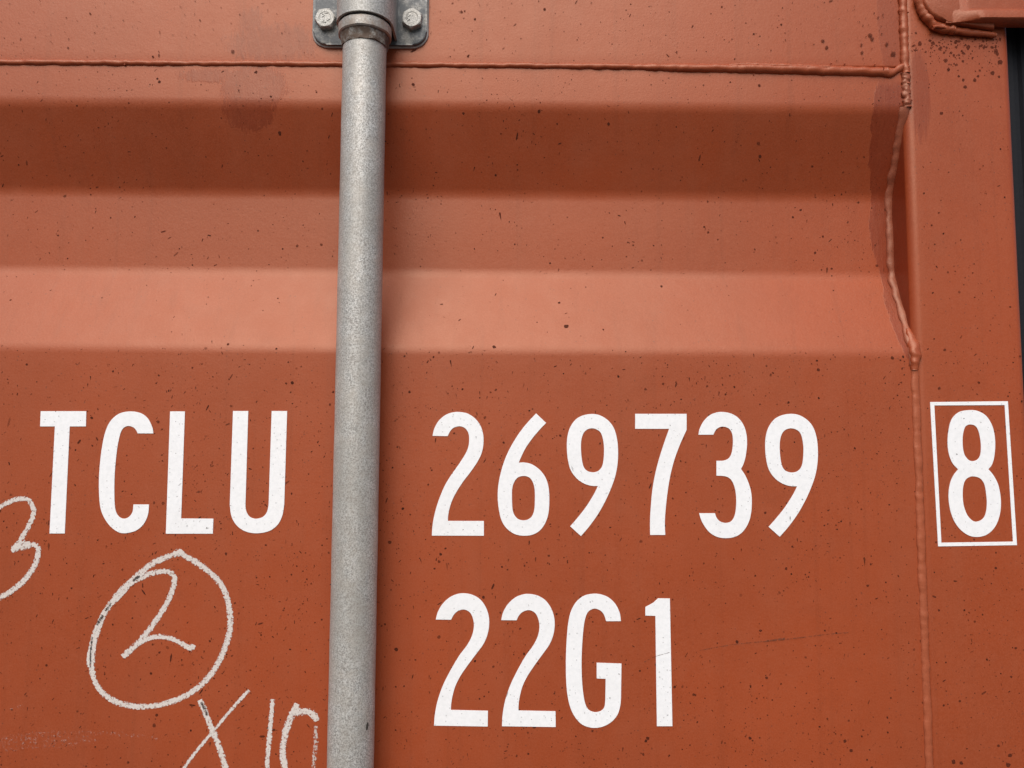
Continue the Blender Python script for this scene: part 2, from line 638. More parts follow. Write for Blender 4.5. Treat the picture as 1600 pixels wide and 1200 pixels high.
def tube_member(name, a0, a1, c0, c1, axis, front, depth, r, m, wav=0.0):
    """rectangular tube: a = cross direction, c = along; rounded front corners"""
    ring = []
    for k in range(9):
        an = math.pi / 2 * k / 8
        ring.append((a0 + r - r * math.cos(an), front + r - r * math.sin(an)))
    nflat = 14
    for k in range(1, nflat):
        ring.append((a0 + r + (a1 - a0 - 2 * r) * k / nflat, front))
    for k in range(9):
        an = math.pi / 2 * k / 8
        ring.append((a1 - r + r * math.sin(an), front + r - r * math.cos(an)))
    ring += [(a1, front + depth), (a0, front + depth)]
    n = max(2, int(abs(c1 - c0) / 0.02))
    VV, FF = [], []
    for i in range(n + 1):
        c = c0 + (c1 - c0) * i / n
        for a, y in ring:
            w = wav * noise.noise(Vector((a * 9, c * 6, 1.3))) if y < front + depth / 2 else 0
            VV.append((a, y + w, c) if axis == 'z' else (c, y + w, a))
    m_ = len(ring)
    for i in range(n):
        for k in range(m_):
            k2 = (k + 1) % m_
            FF.append((i * m_ + k, i * m_ + k2, (i + 1) * m_ + k2, (i + 1) * m_ + k))
    FF.append(tuple(range(m_)))
    FF.append(tuple(reversed(range(n * m_, (n + 1) * m_))))
    bm = bmesh.new()
    vs_ = [bm.verts.new(v) for v in VV]
    for f in FF:
        bm.faces.new([vs_[q] for q in f])
    return from_bm(name, bm, m, door, True, autosmooth=math.radians(35))


ST_R = 0.0075
tube_member('stile', X_S, X_R, Z_LEAF_BOT, Z_LEAF_TOP, 'z', -0.0005, 0.05, ST_R, M_STILE, 0.0003)
tube_member('stile', X_L, X_L + 0.09, Z_LEAF_BOT, Z_LEAF_TOP, 'z', -0.0005, 0.05, ST_R, M_STILE, 0.0003)
# rails: plain front tubes between the stiles
tube_member('rail', Z_RAIL + 0.0008, Z_LEAF_TOP, X_L + 0.0905, X_S + 0.0006, 'x', 0.0004, 0.05, 0.003, M_RAIL, 0.0003)
tube_member('rail', Z_LEAF_BOT, Z_LEAF_BOT + 0.1095, X_L + 0.0905, X_S + 0.0006, 'x', 0.0004, 0.05, 0.003, M_RAIL, 0.0003)

# ---- weld beads
path = []
wpts = [(X_L + 0.09, None)]
for px, py in [(-700, 92), (-300, 94), (0, 97), (200, 98.5), (400, 99.5), (620, 101), (800, 102.5), (950, 104), (1010, 105), (1060, 106),
               (1150, 107.5), (1250, 109.5), (1330, 112), (1385, 113.5)]:
    p = at(px, py, 0)
    path.append(Vector((p.x, 0.0006, p.z)))
path = catmull(path, 0.0022)
xa, xb, xc = at(1000, 105).x, at(1060, 105).x, at(1150, 107).x


def r_top(t):
    i = min(len(path) - 1, int(t * (len(path) - 1)))
    x = path[i].x
    r = 0.0026 + 0.0004 * noise.noise(Vector((x * 45, 0, 0)))
    if x > xa:
        r += 0.0012 * min(1, (x - xa) / (xb - xa))
    if x > xc:
        r += 0.0006 * min(1, (x - xc) / 0.01)
    return r


V, Fc = tube_data(path, r_top, 14, 0.0007, 210, 1.1, 1.0)
obj('weld_bead', V, Fc, M_BEAD, door, True, 'long horizontal weld bead below the top rail')
# second pass laid over the first near the corner
p2 = catmull([Vector((at(px, py).x, -0.0018, at(px, py).z)) for px, py in [(1128, 105), (1160, 102), (1200, 104), (1290, 107), (1350, 109)]], 0.002)
V, Fc = tube_data(p2, lambda t: 0.0019 * math.sin(math.pi * min(1, max(0.02, t * 1.0))) ** 0.5 + 0.0003, 10, 0.0006, 260, 0.9, 5.0)
obj('weld_bead', V, Fc, M_BEAD, door, True)
# blob where it turns into the stile weld
p3 = catmull([Vector((at(px, py).x, -0.0008, at(px, py).z)) for px, py in [(1376, 112), (1388, 115), (1398, 112), (1408, 106), (1414, 103)]], 0.0015)
V, Fc = tube_data(p3, lambda t: 0.0044 - 0.0018 * t, 12, 0.0012, 260, 0.8, 9.0)
obj('weld_bead', V, Fc, M_BEAD, door, True)

# stile seam, upper part: lumpy bead between rail and stile
pu = catmull([Vector((X_S + 0.0008, -0.0005, z)) for z in (Z_LEAF_TOP - 0.001, Z_RAIL + 0.05, Z_RAIL + 0.02, Z_RAIL - 0.004)], 0.0016)
V, Fc = tube_data(pu, lambda t: 0.0036 + 0.0010 * noise.noise(Vector((t * 22, 2, 0))), 12, 0.0013, 170, 0.8, 3.0, 0.05, 0.007)
obj('weld_bead', V, Fc, M_BEAD, door, True, 'lumpy vertical weld bead beside the hinge')
# rough burnt stretch just below the corner
pr = []
for k in range(40):
    z = Z_RAIL - 0.004 - 0.030 * k / 39
    pr.append(Vector((X_S + 0.0008 + 0.0012 * noise.noise(Vector((z * 260, 1, 0))), panel_y(X_S, z) - 0.0005, z)))
V, Fc = tube_data(pr, lambda t: 0.0036 + 0.0005 * noise.noise(Vector((t * 14, 8, 0))), 12, 0.0022, 420, 0.7, 13.0)
obj('weld_bead', V, Fc, M_BEAD2, door, True, 'rough cratered weld under the corner')
# seam through the recess and on down
ps = []
z = Z_RAIL - 0.033
while z > Z_LEAF_BOT + 0.11:
    ps.append(Vector((X_S - 0.0006 + 0.0006 * noise.noise(Vector((z * 55, 4, 0))), panel_y(X_S, z), z)))
    z -= 0.0014
zlow = Z4 - 0.012


def r_seam(t):
    i = min(len(ps) - 1, int(t * (len(ps) - 1)))
    z = ps[i].z
    if z > zlow:
        return 0.0046 + 0.0012 * noise.noise(Vector((z * 60, 6, 0)))
    return 0.0034 + 0.0004 * noise.noise(Vector((z * 60, 6, 0)))


full = ps
ps = [p for p in full if p.z > zlow - 0.003]
V, Fc = tube_data(ps, r_seam, 16, 0.0017, 120, 0.5, 21.0)
obj('weld_bead', V, Fc, M_BEAD2, door, True, 'uneven weld bead following the fold at the stile')
ps = [p for p in full if p.z <= zlow]
V, Fc = tube_data(ps, r_seam, 14, 0.0008, 190, 0.62, 25.0, 0.03, 0.0032)
obj('weld_bead', V, Fc, M_BEAD3, door, True, 'flat vertical weld bead beside the framed digit')
# lump of filler at the foot of the recess
pl = catmull([Vector((X_S - 0.001 + dx, panel_y(X_S, zz) - 0.001, zz)) for dx, zz in
              ((0.0, Z4 + 0.020), (0.001, Z4 + 0.008), (0.001, Z4 - 0.004), (0.0, Z4 - 0.016))], 0.0012)
V, Fc = tube_data(pl, lambda t: 0.0024 + 0.0024 * math.sin(math.pi * t), 12, 0.0016, 230, 0.7, 31.0)
obj('weld_bead', V, Fc, M_BEAD, door, True)

# weld spatter beads: tiny balls beside the welds, one part
bm = bmesh.new()
for px, py, r in [(1299, 99, .8), (1320, 99.5, .9), (1367, 100.5, .8), (1195, 99, .7), (1178, 116, .6), (1419, 19, .9), (1406, 21, .7), (1419, 104, 1.1), (1419, 130, 1.2),
                  (195, 101, 1.0), (118, 99, .7), (260, 97, .6), (330, 97, .6), (1425, 52, .6), (1424, 73, .6)]:
    p = at(px, py, -0.001 if px < 1400 else -0.003)
    bmesh.ops.create_icosphere(bm, subdivisions=1, radius=r * 0.001, matrix=Matrix.Translation((p.x, p.y, p.z)))
sp_ = from_bm('weld_spatter', bm, M_BEAD, door, True)
sp_['kind'] = 'stuff'

# ---- gasket along the outer edge
gz0, gz1 = Z_LEAF_BOT + 0.0, Z_LEAF_TOP
gprof = [(X_R - 0.003, 0.020), (X_R + 0.002, 0.017), (X_R + 0.012, 0.016), (X_R + 0.014, 0.019), (X_R + 0.018, 0.019), (X_R + 0.020, 0.016),
         (X_R + 0.032, 0.018), (X_R + 0.042, 0.026), (X_R + 0.048, 0.038), (X_R + 0.043, 0.040), (X_R + 0.032, 0.028), (X_R - 0.003, 0.028)]
V = [(a, b, z) for z in (gz0, gz1) for a, b in gprof]
k = len(gprof)
Fc = [(i, (i + 1) % k, k + (i + 1) % k, k + i) for i in range(k)] + [tuple(range(k)), tuple(reversed(range(k, 2 * k)))]
obj('gasket', V, Fc, M_RUBBER, door, False, 'black rubber seal along the outer edge')

# ---- hinge blade welded to the stile
H0 = -0.009                                           # face of the base plate
pts = [(1444, -160), (1444, 0), (1448, 10), (1455, 20), (1466, 28), (1482, 33), (1500, 36), (1556, 44), (1556, -160)]
outl = [at(a, b, H0) for a, b in pts]
bm = bmesh.new()
fv = [bm.verts.new((p.x, H0, p.z)) for p in outl]
bv = [bm.verts.new((p.x, -0.0002, p.z)) for p in outl]
bm.faces.new(fv)
for i in range(len(fv)):
    j = (i + 1) % len(fv)
    bm.faces.new((fv[i], fv[j], bv[j], bv[i]))
bmesh.ops.bevel(bm, geom=[e for e in bm.edges if all(abs(v.co.y - H0) < 1e-6 for v in e.verts)], offset=0.0028, segments=4, affect='EDGES', profile=0.5)
hinge = from_bm('hinge', bm, M_HINGE, door, True, 'red hinge blade welded to the stile at top right', autosmooth=math.radians(50))
# rib of the blade reaching out over the seal
xa, xb = at(1484, 18, -0.014).x, X_R + 0.075
zt, zb_ = at(1540, 14.5, H0).z, at(1540, 29, -0.015).z
rib = [(H0 + 0.004, zt + 0.09), (H0 - 0.001, zt + 0.09), (H0 - 0.001, zt), (-0.0142, zt - 0.0028), (-0.0150, zt - 0.0042), (-0.0150, zb_ + 0.0014), (-0.0136, zb_), (-0.004, zb_ - 0.0015), (-0.001, zb_)]
n = 40
V, Fc = [], []
for i in range(n + 1):
    x = xa + (xb - xa) * i / n
    fade = min(1.0, (i + 0.001) / 9.0)
    fade = fade * fade * (3 - 2 * fade)
    for y, z in rib:
        yy = H0 + 0.0006 + (y - H0 - 0.0006) * fade if y < H0 else y
        q = 0.0003 * noise.noise(Vector((x * 70, y * 90, z * 90)))
        V.append((x, yy + q, z + q * 1.2))
k = len(rib)
for i in range(n):
    for j in range(k - 1):
        Fc.append((i * k + j, i * k + j + 1, (i + 1) * k + j + 1, (i + 1) * k + j))
    Fc.append((i * k + k - 1, i * k, (i + 1) * k, (i + 1) * k + k - 1))
Fc.append(tuple(range(k)))
Fc.append(tuple(reversed(range(n * k, (n + 1) * k))))
bm = bmesh.new()
vv = [bm.verts.new(v) for v in V]
for f in Fc:
    bm.faces.new([vv[q] for q in f])
o = from_bm('hinge_rib', bm, M_HINGE, hinge, True, autosmooth=math.radians(40))
# pin barrel at the end of the blade, outside the picture
V, Fc = tube_data([Vector((xb + 0.006, 0.0, zt - 0.012)), Vector((xb + 0.006, 0.0, zt + 0.092))], lambda t: 0.019, 24)
obj('hinge_barrel', V, Fc, M_HINGE, hinge, True)
# fillet weld round the foot of the blade
pw = catmull([Vector((at(a, b, -0.003).x, -0.003, at(a, b, -0.003).z)) for a, b in
              [(1436, -150), (1436, -60), (1436, -5), (1438, 10), (1445, 24), (1457, 37), (1472, 44), (1490, 47)]], 0.0016)
V, Fc = tube_data(pw, lambda t: 0.0042 + 0.0006 * noise.noise(Vector((t * 30, 0, 3))), 14, 0.0016, 190, 0.85, 41.0, 0.06, 0.0040)
obj('weld_bead', V, Fc, M_HINGE, hinge, True)
pw = catmull([Vector((at(a, b, -0.003).x, -0.003, at(a, b, -0.003).z)) for a, b in [(1490, 48), (1520, 51), (1556, 55)]], 0.0016)
V, Fc = tube_data(pw, lambda t: 0.0034 - 0.0012 * t, 12, 0.0010, 190, 0.9, 43.0)
obj('weld_bead', V, Fc, M_HINGE, hinge, True)
pw = catmull([Vector((at(a, b, -0.0065).x, -0.0065, at(a, b, -0.0065).z)) for a, b in [(1457, 43), (1463, 41), (1470, 42), (1478, 43)]], 0.0012)
V, Fc = tube_data(pw, lambda t: 0.0016 - 0.0006 * t, 8, 0.0004, 300, 0.8, 47.0)
obj('weld_bead', V, Fc, M_HINGE, hinge, True)

# ------------------------------------------------------------------ lettering
# outlines measured on the photograph: ('c', x, y) is a corner, plain pairs are points of a curve
S32 = (0, 600, 3.2)
S44 = (640, 600, 4.4444)
S44b = (960, 600, 4.4444)
S36 = (640, 900, 3.6364)
S40 = (1320, 580, 4.0)


def C(*p):
    return [('c',) + q for q in p]


G_T = C((205, 136), (433, 136), (431, 212), (350, 212), (325, 747), (249, 747), (276, 212), (202, 212))
G_C = [('c', 768, 247), (762, 215), (740, 172), (705, 146), (655, 137), (600, 147), (558, 180), (532, 228), (514, 300), (501, 400), (496, 500), (501, 600),
       (516, 655), (545, 702), (582, 734), (620, 746), (678, 734), (718, 702), (741, 655), ('c', 747, 602), ('c', 669, 602), (664, 640), (645, 665), (620, 673),
       (598, 664), (582, 640), (575, 600), (573, 520), (576, 430), (586, 330), (597, 270), (608, 235), (622, 217), (642, 210), (665, 215), (680, 228), ('c', 690, 247)]
G_L = C((852, 137), (926, 137), (907, 672), (1068, 673), (1065, 748), (831, 748))
G_U = [('c', 1166, 135), ('c', 1242, 135), ('c', 1228, 605), (1232, 635), (1246, 660), (1265, 671), (1287, 673), (1315, 664), (1335, 641), ('c', 1344, 605),
       ('c', 1359, 135), ('c', 1436, 135), ('c', 1422, 600), (1413, 655), (1390, 702), (1348, 734), (1285, 746), (1227, 736), (1184, 706), (1158, 660), ('c', 1150, 602)]
G_2 = [('c', 160, 360), (172, 310), (202, 256), (250, 215), (298, 198), (345, 194), (402, 205), (452, 237), (490, 285), (510, 345), (513, 410), (500, 480),
       (468, 545), (420, 615), (370, 680), (325, 750), (295, 810), (276, 870), (268, 915), ('c', 266, 950), ('c', 516, 951), ('c', 516, 1053), ('c', 155, 1052),
       (160, 980), (176, 895), (205, 800), (245, 705), (287, 635), (338, 563), (385, 490), (407, 440), (414, 390), (410, 345), (392, 313), (367, 297), (338, 294),
       (306, 304), (282, 328), ('c', 265, 362)]
G_6 = [('c', 878, 204), ('c', 948, 270), (900, 320), (850, 380), (805, 445), (775, 505), ('c', 758, 546), (800, 545), (852, 559), (905, 597), (945, 652), (965, 720),
       (970, 800), (965, 890), (944, 960), (906, 1015), (855, 1045), (795, 1053), (735, 1043), (680, 1008), (640, 950), (620, 870), (612, 780), (618, 690), (640, 590),
       (670, 503), (710, 422), (760, 342), (815, 272)]
G_6h = [(790, 638), (830, 648), (855, 680), (868, 730), (870, 800), (866, 870), (850, 917), (822, 940), (790, 946), (755, 938), (729, 911), (715, 870), (711, 800), (712, 730),
        (724, 685), (750, 650)]
G_9 = [(1265, 208), (1320, 217), (1375, 250), (1415, 300), (1438, 370), (1447, 450), (1445, 540), (1430, 630), (1400, 720), (1360, 810), (1310, 900), (1250, 985),
       ('c', 1190, 1056), ('c', 1115, 988), (1165, 930), (1220, 860), (1265, 790), (1290, 745), ('c', 1307, 708), (1260, 706), (1210, 690), (1160, 655), (1120, 600),
       (1100, 530), (1092, 450), (1095, 370), (1115, 300), (1155, 245), (1205, 218)]
G_9h = [(1267, 308), (1300, 316), (1328, 340), (1344, 390), (1350, 450), (1347, 520), (1337, 570), (1312, 602), (1275, 613), (1235, 604), (1210, 578), (1197, 530),
        (1190, 460), (1192, 390), (1208, 340), (1235, 315)]
G_7 = [('c', 144, 207), ('c', 501, 207), ('c', 501, 318), (455, 420), (415, 530), (385, 650), (365, 780), (353, 900), (350, 975), ('c', 353, 1048), ('c', 248, 1048),
       (247, 960), (252, 860), (263, 740), (282, 630), (310, 520), (345, 410), ('c', 380, 311), ('c', 144, 311)]
G_3 = [('c', 583, 352), (592, 310), (620, 257), (663, 216), (708, 198), (750, 194), (805, 204), (855, 232), (893, 280), (914, 340), (920, 410), (912, 490), (897, 550),
       ('c', 878, 590), (905, 630), (930, 685), (948, 750), (953, 820), (947, 900), (928, 967), (890, 1025), (840, 1059), (775, 1070), (710, 1060), (655, 1025), (615, 970),
       (597, 930), ('c', 588, 897), ('c', 697, 897), (711, 932), (735, 955), (770, 964), (805, 956), (828, 928), (841, 880), (845, 810), (840, 745), (825, 692), (802, 657),
       (765, 640), ('c', 708, 636), ('c', 708, 533), (755, 532), (790, 518), (810, 488), (820, 440), (822, 385), (815, 340), (795, 310), (765, 297), (735, 298), (705, 317), ('c', 686, 352)]
G_8 = [(775, 243), (830, 250), (880, 280), (915, 335), (932, 400), (936, 470), (928, 545), (913, 588), ('c', 893, 612), (925, 650), (955, 710), (970, 790), (970, 860),
       (955, 930), (925, 985), (880, 1022), (825, 1035), (770, 1025), (715, 985), (675, 925), (652, 850), (645, 770), (655, 700), (675, 652), ('c', 705, 613), (670, 575),
       (648, 520), (639, 450), (645, 370), (665, 300), (710, 256)]
G_8a = [(782, 333), (812, 342), (832, 375), (844, 430), (847, 480), (842, 525), (825, 552), (793, 562), (765, 550), (742, 515), (733, 460), (734, 400), (745, 355), (760, 338)]
G_8b = [(800, 657), (840, 668), (868, 705), (880, 770), (884, 830), (876, 890), (855, 925), (820, 940), (790, 930), (760, 895), (740, 840), (733, 780), (736, 720), (750, 680), (775, 661)]
G_2a = [('c', 149, 247), (160, 205), (186, 160), (225, 123), (265, 104), (305, 98), (355, 106), (400, 132), (432, 175), (449, 225), (452, 275), (443, 330), (420, 385),
        (380, 440), (335, 500), (290, 565), (260, 625), (243, 685), (236, 730), ('c', 235, 760), ('c', 445, 765), ('c', 444, 854), ('c', 139, 849), (144, 785), (160, 705),
        (190, 620), (230, 540), (280, 455), (325, 395), (352, 345), (364, 300), (364, 260), (352, 220), (332, 198), (303, 190), (272, 200), (250, 221), ('c', 236, 248)]
G_G = [('c', 1201, 257), (1194, 210), (1170, 160), (1132, 123), (1088, 105), (1045, 101), (992, 112), (947, 147), (917, 200), (901, 270), (892, 370), (888, 480),
       (889, 580), (896, 670), (911, 740), (936, 795), (973, 838), (1014, 857), (1055, 862), (1105, 852), (1150, 825), (1182, 785), (1197, 735), ('c', 1201, 690),
       ('c', 1204, 498), ('c', 1063, 493), ('c', 1063, 582), ('c', 1114, 584), ('c', 1112, 705), (1106, 745), (1085, 767), (1050, 773), (1017, 759), (998, 725), (987, 670),
       (980, 600), (977, 500), (980, 400), (988, 300), (999, 237), (1016, 202), (1042, 187), (1062, 187), (1086, 198), (1105, 221), ('c', 1117, 257)]
G_1 = C((1340, 177), (1385, 152), (1412, 127), (1479, 128), (1493, 853), (1405, 853), (1397, 227), (1340, 225))


def warp(g, f):
    return [(p[0],) + f(*p[1:]) if p[0] == 'c' else f(*p) for p in g]


def n9(x, y):
    return ((x - 1270) * 1.028 + 1229, 207 + (y - 208) * 1.006)


def n2b(x, y):
    return (x + 368 + 18 * (y - 98) / 756.0, y + 3.5)


def smooth_outline(g):
    cs = [p[0] == 'c' for p in g]
    P = [Vector(p[1:]) if p[0] == 'c' else Vector(p) for p in g]
    n = len(P)
    out = []
    for i in range(n):
        j = (i + 1) % n
        p1, p2 = P[i], P[j]
        if cs[i] and cs[j]:
            out.append(p1)
            continue
        p0 = P[i - 1] if not cs[i] else p1 - (p2 - p1) * 0.6
        p3 = P[(j + 1) % n] if not cs[j] else p2 + (p2 - p1) * 0.6
        for k in range(5):
            t = k / 5
            out.append(0.5 * ((2 * p1) + (p2 - p0) * t + (2 * p0 - 5 * p1 + 4 * p2 - p3) * t * t + (3 * p1 - p0 - 3 * p2 + p3) * t ** 3))
    return out


PRINT = []                                            # outlines on the door, to know where dirt lies on white


def print_shape(name, loops, scale, label, y=0.0, th=0.00025):
    ox, oy, k = scale
    L3 = []
    for g in loops:
        ps = [at(ox + p.x / k, oy + p.y / k, y) for p in smooth_outline(g)]
        L3.append([Vector((p.x, p.z, 0)) for p in ps])
    flat = [p for l in L3 for p in l]
    tri = geometry.tessellate_polygon(L3)
    n = len(flat)
    V = [(p.x, surf(p.x, p.y) - th - 0.00015, p.y) for p in flat] + [(p.x, surf(p.x, p.y) + 0.0004, p.y) for p in flat]
    Fc = []
    for t in tri:
        a, b, c = (flat[q] for q in t)
        s = (b.x - a.x) * (c.y - a.y) - (b.y - a.y) * (c.x - a.x)
        Fc.append(tuple(t) if s > 0 else tuple(reversed(t)))
    base = 0
    for l in L3:
        m = len(l)
        for i in range(m):
            j = (i + 1) % m
            Fc.append((base + i, base + j, n + base + j, n + base + i))
        base += m
    PRINT.append((L3[0], L3[1:]))
    return obj(name, V, Fc, M_WHITE, door, False, label)


print_shape('letter', [G_T], S32, 'white letter T')
print_shape('letter', [G_C], S32, 'white letter C')
print_shape('letter', [G_L], S32, 'white letter L')
print_shape('letter', [G_U], S32, 'white letter U beside the rod')
print_shape('digit', [G_2], S44, 'white digit 2 starting the upper number')
print_shape('digit', [G_6, G_6h], S44, 'white digit 6')
print_shape('digit', [G_9, G_9h], S44, 'white digit 9 between 6 and 7')
print_shape('digit', [G_7], S44b, 'white digit 7')
print_shape('digit', [G_3], S44b, 'white digit 3')
print_shape('digit', [warp(G_9, n9), warp(G_9h, n9)], S44b, 'white digit 9 ending the upper number')
print_shape('digit', [G_8, G_8a, G_8b], S40, 'white digit 8 inside the thin frame')
print_shape('check_digit_frame', [C((530, 193), (1015, 188), (1072, 1086), (580, 1094)), C((556, 214), (995, 212), (1047, 1064), (600, 1071))], S40,
            'thin white rectangle round the digit 8')
print_shape('digit', [G_2a], S36, 'white digit 2 starting the lower line')
print_shape('digit', [warp(G_2a, n2b)], S36, 'white second digit 2 of the lower line')
print_shape('letter', [G_G], S36, 'white letter G')
print_shape('digit', [G_1], S36, 'white digit 1')


# ------------------------------------------------------------------ crayon marks
def ribbons(name, strokes, m, label, lift=0.00022, org=(0, 760, 2.727), jit=0.12):
    V, Fc, UV = [], [], []
    for si, (pts, w) in enumerate(strokes):
        P = catmull([(a, b) for a, b in pts], 4.0)
        L = len(P)
        s = random.random() * 10
        for i, p in enumerate(P):
            a, b = P[max(0, i - 1)], P[min(L - 1, i + 1)]
            t = (b - a).normalized()
            nr = Vector((-t.y, t.x))
            if i:
                s += (p - P[i - 1]).length / org[2] / 1.9 * 0.001 * 10
            ww = w * (1 + jit * noise.noise(Vector((s * 9, si, 0.3)))) * (0.75 if i in (0, L - 1) else 1.0) / 2 * 1.12
            for k in range(5):
                v = -1 + k / 2
                q = p + nr * ww * v * org[2]
                h = hit(org[0] + q.x / org[2], org[1] + q.y / org[2])
                V.append((h.x, h.y - lift - 0.00003 * si, h.z))
                UV.append((s, v))
        base = len(V) - L * 5
        for i in range(L - 1):
            for k in range(4):
                a = base + i * 5 + k
                Fc.append((a, a + 1, a + 6, a + 5))
    o = obj(name, V, Fc, m, door, False, label, uv=UV)
    return o


ribbons('crayon_mark', [([(-60, 150), (-20, 104), (10, 82), (55, 60), (100, 52), (135, 72), (142, 118), (118, 178), (80, 238), (54, 268)], 9.0),
                        ([(50, 276), (75, 262), (105, 258), (145, 248), (164, 272), (150, 332), (105, 398), (45, 448), (-10, 478), (-70, 512)], 10.0),
                        ([(54, 268), (90, 246), (128, 248)], 13.0)],
        M_CHALK, 'cream crayon digit 3 cut off by the picture edge')
ribbons('crayon_mark', [([(775, 282), (740, 292), (700, 304), (640, 336), (570, 393), (500, 462), (444, 545), (408, 640), (394, 720), (396, 800), (420, 858), (472, 906), (545, 932),
                          (630, 938), (720, 920), (800, 886), (868, 836), (920, 770), (958, 690), (980, 610), (978, 520), (955, 440), (910, 380), (850, 332), (792, 298), (758, 278)], 10.5),
                        ([(612, 372), (555, 420), (505, 478), (452, 520), (424, 570), (396, 640), (378, 720), (378, 770)], 6.0),
                        ([(740, 292), (762, 276), (795, 300)], 9.0)],
        M_CHALK, 'cream crayon ring drawn round the digit 2')
ribbons('crayon_mark', [([(572, 402), (610, 384), (650, 370), (700, 362), (735, 374), (743, 410), (720, 480), (672, 560), (622, 628), (565, 690), (522, 726)], 10.0),
                        ([(535, 712), (570, 684), (605, 660), (650, 643), (700, 641), (750, 656), (790, 678), (814, 690), (826, 674)], 9.5)],
        M_CHALK, 'cream crayon digit 2 inside the ring')
ribbons('crayon_mark', [([(1062, 868), (1035, 895), (990, 946), (900, 1052), (835, 1130), (775, 1215), (730, 1290)], 6.0),
                        ([(850, 910), (868, 945), (892, 1005), (930, 1100), (965, 1210), (985, 1290)], 11.0)],
        M_CHALK, 'cream crayon letter x under the ring')
ribbons('crayon_mark', [([(1162, 906), (1158, 960), (1150, 1050), (1140, 1150), (1132, 1290)], 8.5)], M_CHALK, 'cream crayon vertical stroke beside the x')
ribbons('crayon_mark', [([(1268, 926), (1240, 980), (1216, 1050), (1205, 1120), (1212, 1190), (1225, 1240), (1260, 1280)], 11.5),
                        ([(1252, 964), (1300, 958), (1335, 972), (1350, 1000)], 12.5)],
        M_CHALK, 'cream crayon loop next to the rod')
ribbons('crayon_mark', [([(1345, 1020), (1346, 1090), (1340, 1150), (1332, 1240)], 10.0)], chalk_material('worn_crayon', 2.30, 0.8), 'worn cream stroke next to the rod')
for pts, w in [([(0, 1068), (150, 1054), (300, 1047), (450, 1050), (600, 1063), (690, 1078)], 12.0), ([(0, 1122), (120, 1112), (260, 1104), (330, 1094)], 12.0),
               ([(30, 955), (70, 942), (108, 926)], 6.0), ([(-40, 1095), (200, 1078), (420, 1074)], 26.0)]:
    ribbons('crayon_smear', [(pts, w)], M_FAINT, 'faint rubbed crayon at lower left')
for pts, w in [([(440, 548), (424, 572), (412, 588)], 7.0), ([(596, 380), (580, 392), (566, 402)], 6.0), ([(394, 640), (388, 700), (386, 770)], 3.5),
               ([(476, 495), (450, 530)], 5.0), ([(858, 918), (874, 950), (884, 976)], 6.0)]:
    ribbons('black_smudge', [(pts, w)], M_SMEAR, 'small black smudge on the cream crayon', 0.0006)
for pts, w in [([(1006, 1034), (1022, 1026), (1046, 1019)], 1.3), ([(1092, 1016), (1150, 1006), (1215, 1000), (1290, 991), (1325, 988)], 1.5), ([(1196, 1001), (1226, 997)], 2.4)]:
    ribbons('scratch', [(pts, w)], M_SCRATCH, 'thin dark scratch right of the letter G', 0.00075, (0, 0, 1.0))


# ------------------------------------------------------------------ dirt specks lying on the paint
def inside(poly, x, z):
    r = False
    j = len(poly) - 1
    for i in range(len(poly)):
        a, b = poly[i], poly[j]
        if (a.y > z) != (b.y > z) and x < (b.x - a.x) * (z - a.y) / (b.y - a.y) + a.x:
            r = not r
        j = i
    return r


boxes = [(min(p.x for p in o), max(p.x for p in o), min(p.y for p in o), max(p.y for p in o), o, h) for o, h in PRINT]


def on_print(x, z):
    for x0, x1, z0, z1, o, h in boxes:
        if x0 < x < x1 and z0 < z < z1 and inside(o, x, z) and not any(inside(q, x, z) for q in h):
            return True
    return False


SV, SF, ST = [], [], []


def speck(x, z, rx, rz, ang, tone, red, n=7, tail=0.0, white=0.0):
    nr = normal(x, z)
    tz = nr.cross(Vector((1, 0, 0))).normalized()
    if tz.z < 0:
        tz = -tz
    c = Vector((x, surf(x, z), z))
    lift = 0.00055 if white else 0.00012
    base = len(SV)
    SV.append(c + nr * (lift + 0.00010))
    ca, sa = math.cos(ang), math.sin(ang)
    for k in range(n):
        a = 2 * math.pi * k / n
        q = random.uniform(0.78, 1.2)
        u, v = rx * math.cos(a) * q, rz * math.sin(a) * q
        if tail and k == 0:
            u += tail
        SV.append(c + Vector((1, 0, 0)) * (u * ca - v * sa) + tz * (u * sa + v * ca) + nr * lift)
    for k in range(n):
        SF.append((base, base + 1 + k, base + 1 + (k + 1) % n))
    ST.extend([(tone, red, white, 1.0)] * (n + 1))


